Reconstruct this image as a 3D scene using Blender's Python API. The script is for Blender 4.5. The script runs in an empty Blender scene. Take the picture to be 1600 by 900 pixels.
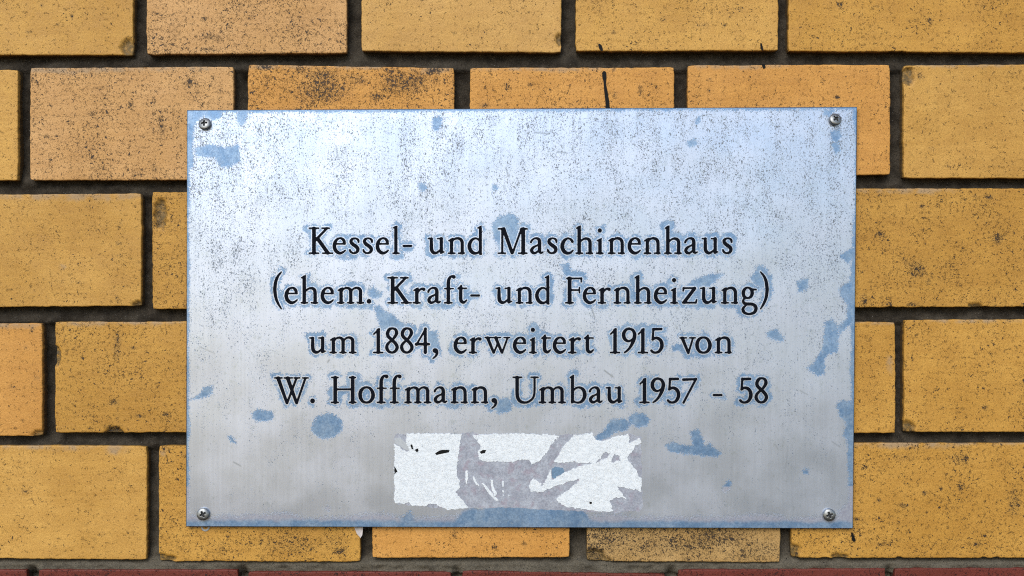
import bpy, math, random
import numpy as np
from mathutils import Vector, Euler

# ------------------------------------------------------------------ camera, sky, sun, exposure
S = 0.385e-3            # metres on the wall face per photograph pixel
D = 0.70                # camera distance from the brick faces
sc = bpy.context.scene
col = sc.collection

cam_data = bpy.data.cameras.new('camera')
cam = bpy.data.objects.new('camera', cam_data)
col.objects.link(cam)
cam.location = (0, -D, 0)
cam.rotation_euler = (math.radians(90), 0, 0)
cam_data.sensor_width = 36.0
cam_data.lens = 36.0 * D / (1600 * S)
cam_data.clip_start = 0.01
cam_data.clip_end = 200.0
sc.camera = cam

SUN_EL, SUN_AZ = math.radians(36), math.radians(-18)     # azimuth from straight in front of the wall, + is right
to_sun = Vector((math.sin(SUN_AZ) * math.cos(SUN_EL), -math.cos(SUN_AZ) * math.cos(SUN_EL), math.sin(SUN_EL)))

world = bpy.data.worlds.new('World')
sc.world = world
world.use_nodes = True
wn = world.node_tree.nodes
wl = world.node_tree.links
wn.clear()
w_out = wn.new('ShaderNodeOutputWorld')
w_bg = wn.new('ShaderNodeBackground')
w_sky = wn.new('ShaderNodeTexSky')
w_sky.sky_type = 'NISHITA'
w_sky.sun_disc = False
w_sky.sun_elevation = SUN_EL
w_sky.sun_rotation = math.atan2(to_sun.x, to_sun.y)
w_sky.air_density = 1.0
w_sky.dust_density = 0.6
w_sky.ozone_density = 1.0
w_bg.inputs['Strength'].default_value = 0.10
wl.new(w_sky.outputs[0], w_bg.inputs['Color'])
wl.new(w_bg.outputs[0], w_out.inputs[0])

sun_data = bpy.data.lights.new('sun', 'SUN')
sun_data.energy = 1.5
sun_data.angle = math.radians(40)
sun_data.color = (1.0, 0.985, 0.965)
sun = bpy.data.objects.new('sun', sun_data)
col.objects.link(sun)
sun.location = to_sun * 3
sun.rotation_euler = to_sun.to_track_quat('Z', 'Y').to_euler()

sc.view_settings.view_transform = 'Standard'
sc.view_settings.look = 'None'
sc.view_settings.gamma = 1.0
sc.view_settings.exposure = 0.70
sc.view_settings.use_curve_mapping = False
sc.render.engine = 'CYCLES'
sc.cycles.use_denoising = False
sc.cycles.pixel_filter_type = 'BLACKMAN_HARRIS'
sc.cycles.filter_width = 1.1

# ------------------------------------------------------------------ helpers
rng = np.random.default_rng(11)
random.seed(5)


def P(px, py, y=0.0):
    """photograph pixel -> point on the plane at depth y (y < 0 is in front of the brick faces)"""
    f = (D + y) / D
    return ((px - 800) * S * f, y, (450 - py) * S * f)


_tabs = {}


def vnoise(x, y, seed=0):
    """smooth lattice noise in -1..1"""
    if seed not in _tabs:
        _tabs[seed] = np.random.default_rng(1000 + seed).uniform(-1, 1, (128, 128))
    t = _tabs[seed]
    xi = np.floor(x).astype(int)
    yi = np.floor(y).astype(int)
    fx, fy = x - xi, y - yi
    fx = fx * fx * (3 - 2 * fx)
    fy = fy * fy * (3 - 2 * fy)
    a = t[xi % 128, yi % 128]
    b = t[(xi + 1) % 128, yi % 128]
    c = t[xi % 128, (yi + 1) % 128]
    d = t[(xi + 1) % 128, (yi + 1) % 128]
    return (a * (1 - fx) + b * fx) * (1 - fy) + (c * (1 - fx) + d * fx) * fy


def fbm(x, y, seed=0, octaves=3):
    out, amp, tot = 0, 1.0, 0
    for k in range(octaves):
        out = out + amp * vnoise(x * 2 ** k + 17.3 * k, y * 2 ** k + 9.1 * k, seed + k)
        tot += amp
        amp *= 0.55
    return out / tot


def sdf_poly(pts, X, Y):
    """signed distance to a closed polygon, negative inside"""
    p = np.asarray(pts, float)
    d = np.full(X.shape, 1e18)
    sgn = np.ones(X.shape)
    n = len(p)
    for i in range(n):
        a, b = p[i], p[(i + 1) % n]
        ex, ey = b - a
        wx, wy = X - a[0], Y - a[1]
        t = np.clip((wx * ex + wy * ey) / max(ex * ex + ey * ey, 1e-9), 0, 1)
        d = np.minimum(d, (wx - ex * t) ** 2 + (wy - ey * t) ** 2)
        c1 = Y >= a[1]
        c2 = Y < b[1]
        c3 = ex * wy > ey * wx
        flip = (c1 & c2 & c3) | (~c1 & ~c2 & ~c3)
        sgn = np.where(flip, -sgn, sgn)
    return sgn * np.sqrt(d)


def catmull(pts, n=8, closed=False):
    p = np.asarray(pts, float)
    m = len(p)
    out = []
    segs = m if closed else m - 1
    for i in range(segs):
        if closed:
            p0, p1, p2, p3 = p[(i - 1) % m], p[i], p[(i + 1) % m], p[(i + 2) % m]
        else:
            p0, p1, p2, p3 = p[max(i - 1, 0)], p[i], p[i + 1], p[min(i + 2, m - 1)]
        for k in range(n):
            t = k / n
            out.append(0.5 * (2 * p1 + (p2 - p0) * t + (2 * p0 - 5 * p1 + 4 * p2 - p3) * t * t + (3 * p1 - p0 - 3 * p2 + p3) * t ** 3))
    out.append(p[0] if closed else p[-1])
    return np.array(out)


def sdf_stroke(pts, X, Y):
    d = np.full(X.shape, 1e9)
    for a, b in zip(pts[:-1], pts[1:]):
        ex, ey = b[0] - a[0], b[1] - a[1]
        wx, wy = X - a[0], Y - a[1]
        t = np.clip((wx * ex + wy * ey) / max(ex * ex + ey * ey, 1e-9), 0, 1)
        d = np.minimum(d, np.hypot(wx - ex * t, wy - ey * t) - (a[2] + (b[2] - a[2]) * t))
    return d


def contour_mesh(F, xs, ys):
    """filled cells where F < 0 (marching squares). Returns 2D verts, faces, boundary edges (directed)."""
    verts, key = [], {}

    def corner(i, j):
        k = ('c', i, j)
        if k not in key:
            key[k] = len(verts)
            verts.append((xs[i], ys[j]))
        return key[k]

    def cross(i0, j0, i1, j1):
        if (i1, j1) < (i0, j0):
            i0, j0, i1, j1 = i1, j1, i0, j0
        k = (i0, j0, i1, j1)
        if k not in key:
            a, b = F[i0, j0], F[i1, j1]
            t = min(max(a / (a - b), 0.02), 0.98)
            key[k] = len(verts)
            verts.append((xs[i0] + (xs[i1] - xs[i0]) * t, ys[j0] + (ys[j1] - ys[j0]) * t))
        return key[k]

    faces = []
    nx, ny = F.shape
    inside = F < 0
    cand = np.argwhere(inside[:-1, :-1] | inside[1:, :-1] | inside[:-1, 1:] | inside[1:, 1:])
    for i, j in cand:
        i, j = int(i), int(j)
        cs = [(i, j), (i + 1, j), (i + 1, j + 1), (i, j + 1)]
        ins = [bool(inside[c]) for c in cs]
        poly = []
        for k in range(4):
            a, b = cs[k], cs[(k + 1) % 4]
            if ins[k]:
                poly.append(corner(*a))
            if ins[k] != ins[(k + 1) % 4]:
                poly.append(cross(*a, *b))
        if len(poly) >= 3:
            faces.append(poly)
    count = {}
    for f in faces:
        for a, b in zip(f, f[1:] + f[:1]):
            count[(a, b)] = count.get((a, b), 0) + 1
    bnd = [e for e in count if (e[1], e[0]) not in count]
    return verts, faces, bnd


def sheet_mesh(name, F, xs, ys, to3d, thick):
    """extruded contour: to3d(x, y) gives the front point; the back lies `thick` behind (+y)"""
    v2, faces, bnd = contour_mesh(F, xs, ys)
    v3 = [to3d(*v) for v in v2]
    n = len(v3)
    bmap = {}
    for a, b in bnd:
        for q in (a, b):
            if q not in bmap:
                bmap[q] = n + len(bmap)
    v3 += [(v3[q][0], v3[q][1] + thick, v3[q][2]) for q in bmap]
    fs = [list(f) for f in faces] + [[b, a, bmap[a], bmap[b]] for a, b in bnd]
    me = bpy.data.meshes.new(name)
    me.from_pydata(v3, [], fs)
    me.update()
    return me


def link(name, me, mat=None, parent=None):
    o = bpy.data.objects.new(name, me)
    col.objects.link(o)
    if mat is not None and not me.materials:
        me.materials.append(mat)
    if parent is not None:
        o.parent = parent
    return o


def thing(name, label, cat, loc=(0, 0, 0)):
    o = bpy.data.objects.new(name, None)
    o.empty_display_size = 0.02
    col.objects.link(o)
    o.location = loc
    o['label'] = label
    o['category'] = cat
    return o


# ------------------------------------------------------------------ node helpers
class NT:
    def __init__(self, name):
        self.m = bpy.data.materials.new(name)
        self.m.use_nodes = True
        self.t = self.m.node_tree
        self.n = self.t.nodes
        self.n.clear()
        self.out = self.n.new('ShaderNodeOutputMaterial')
        self.b = self.n.new('ShaderNodeBsdfPrincipled')
        self.t.links.new(self.b.outputs[0], self.out.inputs[0])

    def put(self, sock, v):
        if isinstance(v, bpy.types.NodeSocket):
            self.t.links.new(v, sock)
        else:
            if sock.type == 'RGBA' and len(v) == 3:
                v = (*v, 1)
            sock.default_value = v

    def math(self, op, a, b=0.0, c=0.0, clamp=False):
        n = self.n.new('ShaderNodeMath')
        n.operation = op
        n.use_clamp = clamp
        for s, v in zip(n.inputs, (a, b, c)):
            self.put(s, v)
        return n.outputs[0]

    def step(self, v, lo, hi, a=0.0, b=1.0):
        n = self.n.new('ShaderNodeMapRange')
        n.interpolation_type = 'SMOOTHSTEP'
        for k, x in zip(('Value', 'From Min', 'From Max', 'To Min', 'To Max'), (v, lo, hi, a, b)):
            self.put(n.inputs[k], x)
        return n.outputs[0]

    def mix(self, f, a, b):
        n = self.n.new('ShaderNodeMix')
        n.data_type = 'RGBA'
        self.put(n.inputs[0], f)
        self.put(n.inputs[6], a)
        self.put(n.inputs[7], b)
        return n.outputs[2]

    def mul(self, a, b):
        n = self.n.new('ShaderNodeMix')
        n.data_type = 'RGBA'
        n.blend_type = 'MULTIPLY'
        n.inputs[0].default_value = 1
        self.put(n.inputs[6], a)
        self.put(n.inputs[7], b)
        return n.outputs[2]

    def noise(self, vec, scale, detail=2.0, rough=0.5, dist=0.0):
        n = self.n.new('ShaderNodeTexNoise')
        self.put(n.inputs['Vector'], vec)
        n.inputs['Scale'].default_value = scale
        n.inputs['Detail'].default_value = detail
        n.inputs['Roughness'].default_value = rough
        n.inputs['Distortion'].default_value = dist
        return n.outputs[0]

    def voronoi(self, vec, scale, feature='F1'):
        n = self.n.new('ShaderNodeTexVoronoi')
        n.feature = feature
        self.put(n.inputs['Vector'], vec)
        n.inputs['Scale'].default_value = scale
        return n.outputs['Distance']

    def mapping(self, vec, loc=(0, 0, 0), scale=(1, 1, 1)):
        n = self.n.new('ShaderNodeMapping')
        self.put(n.inputs['Vector'], vec)
        self.put(n.inputs['Location'], loc)
        n.inputs['Scale'].default_value = scale
        return n.outputs[0]

    def attr(self, name):
        n = self.n.new('ShaderNodeAttribute')
        n.attribute_name = name
        return n.outputs['Fac']

    def bump(self, h, strength, dist, normal=None):
        n = self.n.new('ShaderNodeBump')
        n.inputs['Strength'].default_value = strength
        n.inputs['Distance'].default_value = dist
        self.put(n.inputs['Height'], h)
        if normal is not None:
            self.put(n.inputs['Normal'], normal)
        return n.outputs[0]

    def set(self, **kw):
        for k, v in kw.items():
            self.put(self.b.inputs[k.replace('_', ' ')], v)
        return self.m


# ------------------------------------------------------------------ materials
def brick_material(name):
    """glazed-looking hard brick: own colour from the object colour, burnt specks and hairline crazing"""
    t = NT(name)
    geo = t.n.new('ShaderNodeNewGeometry')
    inf = t.n.new('ShaderNodeObjectInfo')
    dens = inf.outputs['Alpha']
    p = t.mapping(geo.outputs['Position'], (0, 0, 0), (1000, 1000, 1000))      # millimetres
    stain = t.attr('stain')
    chip = t.attr('chip')
    big = t.noise(p, 0.018, 3, 0.55)
    mid = t.noise(p, 0.09, 4, 0.6)
    fine = t.noise(p, 1.5, 3, 0.6)
    band = t.noise(t.mapping(p, (0, 0, 0), (0.02, 0.3, 0.28)), 1.0, 2, 0.5)
    # dark burnt specks of two sizes, irregular
    dlow = t.math('MULTIPLY', t.math('SUBTRACT', t.noise(p, 0.05, 2, 0.5), 0.5), 0.16)
    lift = t.math('ADD', t.math('ADD', t.math('MULTIPLY', dens, 0.085), dlow), t.math('MULTIPLY', stain, 0.115))
    s1 = t.math('ADD', t.noise(p, 0.58, 4, 0.66, 1.0), lift)
    sp1 = t.step(s1, 0.672, 0.690)
    s2 = t.math('ADD', t.noise(p, 1.7, 2.0, 0.6, 0.6), lift)
    sp2 = t.step(s2, 0.705, 0.735)
    # crazing: thin worm lines where the density is high
    ridge = t.math('ABSOLUTE', t.math('SUBTRACT', t.noise(p, 0.75, 2.0, 0.5, 1.2), 0.5))
    worm = t.math('MULTIPLY', t.step(ridge, 0.010, 0.026, 1.0, 0.0),
                  t.step(t.math('ADD', t.noise(p, 0.42, 2, 0.5), lift), 0.60, 0.66))
    dark = t.math('MAXIMUM', t.math('MAXIMUM', sp1, t.math('MULTIPLY', sp2, 0.85)), t.math('MULTIPLY', worm, 0.9))
    # base colour
    c = t.mix(t.step(big, 0.32, 0.68), t.mul(inf.outputs['Color'], (0.92, 0.89, 0.80)), t.mul(inf.outputs['Color'], (1.05, 1.06, 1.10)))
    c = t.mul(c, t.mix(t.step(mid, 0.3, 0.7), (0.93, 0.91, 0.88), (1.05, 1.06, 1.09)))
    c = t.mul(c, t.mix(t.step(band, 0.35, 0.65), (0.97, 0.96, 0.93), (1.03, 1.04, 1.05)))
    c = t.mul(c, t.mix(t.step(fine, 0.3, 0.7), (0.80, 0.78, 0.73), (1.16, 1.17, 1.19)))
    c = t.mix(t.math('MULTIPLY', stain, 0.26, clamp=True), c, (0.20, 0.135, 0.06))
    c = t.mix(t.math('MULTIPLY', t.attr('pale'), t.step(mid, 0.35, 0.6), clamp=True), c, (0.36, 0.25, 0.145))
    c = t.mix(t.math('MULTIPLY', chip, t.step(t.noise(p, 0.5, 3), 0.3, 0.6, 0.5, 1.0), clamp=True), c, (0.16, 0.10, 0.032))
    c = t.mix(t.math('MULTIPLY', dark, 0.93), c, (0.016, 0.012, 0.012))
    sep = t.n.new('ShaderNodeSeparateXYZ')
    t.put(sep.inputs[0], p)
    smear_or_shade = t.step(t.math('ADD', sep.outputs[1], t.math('MULTIPLY', t.noise(p, 0.35, 4, 0.7), 6.0)), 5.4, 6.8)
    c = t.mix(t.math('MULTIPLY', smear_or_shade, 0.85), c, (0.055, 0.045, 0.032))     # joint shade painted into the flank colour as mortar-toned patches
    h = t.math('SUBTRACT', t.math('ADD', t.math('MULTIPLY', fine, 0.5), t.math('MULTIPLY', t.noise(p, 0.45, 3, 0.6), 0.9)), t.math('MULTIPLY', dark, 0.8))
    t.set(Base_Color=c, Roughness=t.step(mid, 0.2, 0.8, 0.52, 0.68), Normal=t.bump(h, 0.9, 0.00032))
    t.b.inputs['Specular IOR Level'].default_value = 0.35
    return t.m


def mortar_material():
    t = NT('mortar')
    geo = t.n.new('ShaderNodeNewGeometry')
    p = t.mapping(geo.outputs['Position'], (0, 0, 0), (1000, 1000, 1000))
    a = t.noise(p, 0.12, 4, 0.6)
    g = t.noise(p, 1.3, 3, 0.7)
    light = t.attr('light')
    c = t.mix(t.step(a, 0.3, 0.7), (0.022, 0.0175, 0.0125), (0.055, 0.045, 0.033))
    c = t.mix(t.math('MULTIPLY', light, t.step(a, 0.25, 0.6, 0.6, 1.0)), c, (0.125, 0.108, 0.080))
    c = t.mul(c, t.mix(t.step(g, 0.28, 0.72), (0.62, 0.62, 0.62), (1.35, 1.34, 1.32)))
    c = t.mix(t.step(t.noise(p, 1.9, 1, 0.5), 0.70, 0.76), c, (0.16, 0.15, 0.135))
    c = t.mix(t.step(t.noise(t.mapping(p, (40, 0, 9)), 0.8, 2, 0.6), 0.66, 0.72), c, (0.012, 0.011, 0.010))
    t.set(Base_Color=c, Roughness=0.95, Normal=t.bump(t.math('ADD', g, t.math('MULTIPLY', a, 1.2)), 1.0, 0.0006))
    t.b.inputs['Specular IOR Level'].default_value = 0.15
    return t.m


def plate_material():
    """worn silver lacquer over a blue-grey sheet; `peel` is the signed distance (px) into bare patches"""
    t = NT('worn_silver_lacquer')
    geo = t.n.new('ShaderNodeNewGeometry')
    p = t.mapping(geo.outputs['Position'], (0, 0, 0), (1000, 1000, 1000))
    n1 = t.math('SUBTRACT', t.noise(p, 0.95, 4, 0.75), 0.5)
    n2 = t.math('SUBTRACT', t.noise(p, 1.8, 3, 0.7), 0.5)
    ragged = t.math('ADD', t.math('ADD', t.attr('peel'), t.math('MULTIPLY', n1, 15.0)), t.math('MULTIPLY', n2, 15.0))
    peel = t.step(ragged, -0.5, 0.7)
    wear = t.attr('wear')
    # tiny losses of lacquer: specks, clustered in vertical runs
    pv = t.mapping(p, (0, 0, 0), (1, 1, 0.72))
    cl = t.noise(t.mapping(p, (3, 0, 7), (0.14, 0.14, 0.055)), 1.0, 4, 0.65)
    dens = t.math('ADD', t.math('MULTIPLY', wear, 0.110), t.math('MULTIPLY', t.math('SUBTRACT', cl, 0.5), 0.33))
    sp = t.step(t.math('ADD', t.noise(pv, 1.3, 1.8, 0.6, 0.4), dens), 0.69, 0.73)
    sp2 = t.step(t.math('ADD', t.noise(t.mapping(pv, (50, 2, 8)), 2.6, 1.0, 0.5), dens), 0.705, 0.75)
    smear_or_shade = t.step(t.math('ADD', t.noise(t.mapping(p, (9, 0, 31), (0.30, 0.3, 0.22)), 1.0, 5, 0.72), t.math('MULTIPLY', dens, 0.35)), 0.555, 0.70)
    spk = t.math('MAXIMUM', sp, t.math('MULTIPLY', sp2, 0.8))
    brush = t.noise(t.mapping(p, (0, 0, 0), (0.9, 1, 0.02)), 1.0, 3, 0.6)
    cloud = t.noise(p, 0.035, 4, 0.6)
    silver = t.mix(t.step(cloud, 0.3, 0.7), (0.485, 0.571, 0.737), (0.56, 0.631, 0.782))
    silver = t.mul(silver, t.mix(t.step(brush, 0.3, 0.7), (0.96, 0.96, 0.96), (1.03, 1.03, 1.03)))
    silver = t.mix(t.math('MULTIPLY', smear_or_shade, 0.55), silver, (0.38, 0.45, 0.52))
    silver = t.mix(t.math('MULTIPLY', spk, 0.9), silver, (0.15, 0.17, 0.19))
    blue = t.mix(t.step(t.noise(p, 0.16, 4, 0.65), 0.3, 0.7), (0.150, 0.270, 0.455), (0.265, 0.385, 0.550))
    mauve = t.mix(t.step(n1, -0.12, 0.12), (0.37, 0.38, 0.47), (0.46, 0.48, 0.56))
    blue = t.mul(blue, t.mix(t.step(n1, -0.14, 0.14), (0.78, 0.80, 0.83), (1.15, 1.13, 1.11)))
    blue = t.mix(t.step(t.noise(t.mapping(p, (21, 0, 4)), 0.35, 5, 0.75), 0.60, 0.72, 0.0, 0.55), blue, (0.43, 0.50, 0.56))
    blue = t.mix(t.attr('mauve'), blue, mauve)
    rimdark = t.math('MULTIPLY', t.step(t.math('ABSOLUTE', ragged), 0.0, 1.5, 1.0, 0.0), 0.30)
    c = t.mix(peel, silver, blue)
    c = t.mix(rimdark, c, (0.20, 0.26, 0.31))
    c = t.mix(t.attr('scratch'), c, (0.24, 0.28, 0.33))
    h = t.math('ADD', t.math('MULTIPLY', peel, -1.0), t.math('ADD', t.math('MULTIPLY', spk, -0.4), t.math('MULTIPLY', brush, 0.15)))
    t.set(Base_Color=c, Metallic=t.math('SUBTRACT', 0.85, t.math('MULTIPLY', t.math('MAXIMUM', peel, spk), 0.35)),
          Roughness=t.math('ADD', t.step(cloud, 0.3, 0.7, 0.29, 0.36), t.math('MULTIPLY', spk, 0.2)),
          Normal=t.bump(h, 0.35, 0.00008, t.bump(t.noise(p, 0.011, 2, 0.5), 1.0, 0.0011)))
    return t.m


def simple(name, c, rough=0.6, metal=0.0, var=0.15, scale=0.8, bump=0.0, spec=0.5):
    t = NT(name)
    geo = t.n.new('ShaderNodeNewGeometry')
    p = t.mapping(geo.outputs['Position'], (0, 0, 0), (1000, 1000, 1000))
    n = t.noise(p, scale, 4, 0.65)
    lo = tuple(x * (1 - var) for x in c)
    hi = tuple(min(1, x * (1 + var)) for x in c)
    t.set(Base_Color=t.mix(t.step(n, 0.3, 0.7), lo, hi), Roughness=rough, Metallic=metal)
    t.b.inputs['Specular IOR Level'].default_value = spec
    if bump:
        t.set(Normal=t.bump(n, 0.6, bump))
    return t.m


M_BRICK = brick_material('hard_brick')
M_MORTAR = mortar_material()
M_PLATE = plate_material()
M_EDGE = simple('plate_edge', (0.06, 0.08, 0.11), 0.5, 0.6)
M_INK = simple('black_enamel', (0.005, 0.006, 0.010), 0.65, 0.0, 0.3, 2.0, 0.00002, 0.05)
M_STEEL = simple('dull_zinc', (0.26, 0.265, 0.26), 0.42, 0.9, 0.22, 1.2, 0.00005)
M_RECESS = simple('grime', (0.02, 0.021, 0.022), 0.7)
def paper_material():
    t = NT('torn_paper')
    geo = t.n.new('ShaderNodeNewGeometry')
    p = t.mapping(geo.outputs['Position'], (0, 0, 0), (1000, 1000, 1000))
    a = t.noise(p, 0.25, 5, 0.7)
    b = t.noise(p, 1.1, 4, 0.7)
    wr = t.math('ABSOLUTE', t.math('SUBTRACT', t.noise(t.mapping(p, (5, 0, 3), (0.28, 0.3, 0.45)), 1.0, 4, 0.7, 0.6), 0.5))
    crease = t.step(wr, 0.0, 0.035, 1.0, 0.0)
    c = t.mix(t.step(a, 0.3, 0.7), (0.74, 0.78, 0.80), (0.82, 0.85, 0.86))
    c = t.mul(c, t.mix(t.step(b, 0.3, 0.7), (0.95, 0.95, 0.95), (1.03, 1.03, 1.03)))
    c = t.mix(t.math('MULTIPLY', crease, 0.12), c, (0.36, 0.38, 0.41))
    c = t.mix(t.math('MULTIPLY', t.step(t.math('ADD', t.noise(p, 1.5, 2, 0.6), t.math('MULTIPLY', a, 0.15)), 0.735, 0.775), 0.7), c, (0.22, 0.23, 0.25))
    t.set(Base_Color=c, Roughness=0.85, Normal=t.bump(t.math('ADD', b, t.math('ADD', t.math('MULTIPLY', a, 2.0), t.math('MULTIPLY', crease, -0.9))), 0.6, 0.00014))
    t.b.inputs['Specular IOR Level'].default_value = 0.2
    return t.m


def glue_material():
    t = NT('adhesive_residue')
    geo = t.n.new('ShaderNodeNewGeometry')
    p = t.mapping(geo.outputs['Position'], (0, 0, 0), (1000, 1000, 1000))
    a = t.noise(p, 0.16, 5, 0.7)
    b = t.noise(p, 0.9, 4, 0.75)
    c = t.mix(t.step(a, 0.35, 0.65), (0.32, 0.335, 0.385), (0.43, 0.455, 0.505))
    c = t.mix(t.step(t.noise(t.mapping(p, (7, 0, 2)), 0.22, 3, 0.6), 0.5, 0.7), c, (0.355, 0.325, 0.375))
    c = t.mul(c, t.mix(t.step(b, 0.3, 0.7), (0.78, 0.78, 0.79), (1.14, 1.14, 1.14)))
    c = t.mix(t.step(t.noise(p, 1.4, 2, 0.6), 0.66, 0.71), c, (0.13, 0.13, 0.15))
    c = t.mix(t.step(t.noise(t.mapping(p, (31, 0, 12)), 1.1, 2, 0.6), 0.70, 0.73), c, (0.62, 0.64, 0.66))
    t.set(Base_Color=c, Roughness=0.6, Metallic=0.2, Normal=t.bump(b, 0.8, 0.00015))
    return t.m


M_PAPER = paper_material()
M_GLUE = glue_material()
M_TAR = simple('tar', (0.006, 0.006, 0.006), 0.6, 0.0, 0.3, 0.8, 0.0, 0.15)
M_PLUG = simple('grey_plastic', (0.34, 0.34, 0.33), 0.6)
M_SCRAP = simple('dirty_paper', (0.55, 0.49, 0.46), 0.85, 0.0, 0.18, 0.5)

# ------------------------------------------------------------------ brick wall
wall = thing('brick_wall', 'yellow brick wall with dark recessed mortar joints behind the metal plaque', 'wall', (0, 0.0, -0.25))
WINV = -0.25


def in_wall(pt):
    return (pt[0], pt[1], pt[2] - WINV)


Y1, Y2, Y3, Y4 = (0.555, 0.302, 0.066), (0.580, 0.330, 0.092), (0.530, 0.325, 0.125), (0.520, 0.270, 0.048)
OR, PK, GR, RD = (0.600, 0.290, 0.064), (0.580, 0.322, 0.118), (0.450, 0.275, 0.100), (0.150, 0.028, 0.017)
# corners in pixels: x left, x right, y top (left, right), y bottom (left, right), tint, speck density
BR = [
    # first course
    (-105, 208, -92, -92, 86, 86, Y1, 0.20), (229, 542, -92, -92, 85, 83, PK, 0.75), (565, 877, -92, -92, 80, 82, Y2, 0.15),
    (900, 1216, -92, -92, 80, 79, Y1, 0.35), (1232, 1715, -92, -92, 80, 83, Y4, 0.40),
    # second course
    (-280, 28, 110, 109, 283, 282, Y1, 0.25), (47, 365, 106, 104, 282, 281, PK, 0.70), (387, 710, 101, 106, 284, 284, OR, 0.85),
    (734, 1054, 106, 105, 280, 280, OR, 0.50), (1075, 1391, 102, 101, 277, 273, OR, 0.30), (1412, 1730, 102, 100, 278, 279, Y1, 0.22),
    # third course
    (-100, 221, 305, 302, 481, 478, Y1, 0.22), (238, 549, 300, 300, 483, 483, Y4, 0.65), (571, 880, 300, 300, 482, 482, Y1, 0.3),
    (902, 1210, 300, 298, 481, 481, Y4, 0.3), (1232, 1715, 295, 294, 481, 479, Y4, 0.55),
    # fourth course
    (-245, 66, 507, 505, 682, 681, OR, 0.18), (86, 400, 503, 502, 676, 676, Y4, 0.50), (420, 732, 502, 502, 676, 676, Y1, 0.3),
    (752, 1068, 502, 502, 676, 676, Y1, 0.3), (1088, 1399, 502, 503, 677, 677, Y4, 0.42), (1413, 1730, 500, 498, 675, 675, Y4, 0.48),
    # fifth course
    (-90, 229, 696, 697, 872, 875, Y1, 0.15), (248, 563, 696, 696, 877, 878, Y4, 0.62), (582, 890, 696, 696, 872, 871, OR, 0.35),
    (917, 1219, 696, 696, 877, 879, GR, 0.80), (1237, 1715, 692, 693, 872, 872, Y4, 0.55),
    # red course
    (-262, 42, 892, 890, 1066, 1066, RD, 0.6), (60, 372, 890, 890, 1066, 1066, RD, 0.6), (388, 705, 893, 894, 1066, 1066, RD, 0.6),
    (722, 1040, 892, 897, 1066, 1066, RD, 0.6), (1060, 1384, 890, 888, 1066, 1066, RD, 0.6), (1398, 1715, 888, 888, 1066, 1066, RD, 0.6),
]
# the wall goes on past the frame: one more brick each side of every course, one more course above and below
N_SEEN = len(BR)
for (xl, xr, yt, yb, tint) in [(-438, -127, -92, 85, Y2), (-612, -300, 108, 282, Y1), (-432, -121, 303, 480, OR), (-577, -265, 505, 681, Y4), (-422, -110, 696, 874, Y1),
                               (1735, 2047, -92, 82, Y1), (1750, 2062, 101, 279, OR), (1735, 2047, 294, 480, Y2), (1750, 2062, 499, 676, Y4), (1735, 2047, 692, 873, Y1),
                               (-594, -282, 891, 1066, RD), (1735, 2047, 889, 1066, RD)]:
    BR.append((xl, xr, yt, yt, yb, yb, tint, 0.35))
for n in range(8):
    BR.append((-600 + n * 331, -288 + n * 331, -290, -290, -112, -112, (Y1, OR, Y4)[n % 3], 0.35))
    BR.append((-430 + n * 331, -118 + n * 331, 1086, 1086, 1262, 1262, RD, 0.5))
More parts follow.
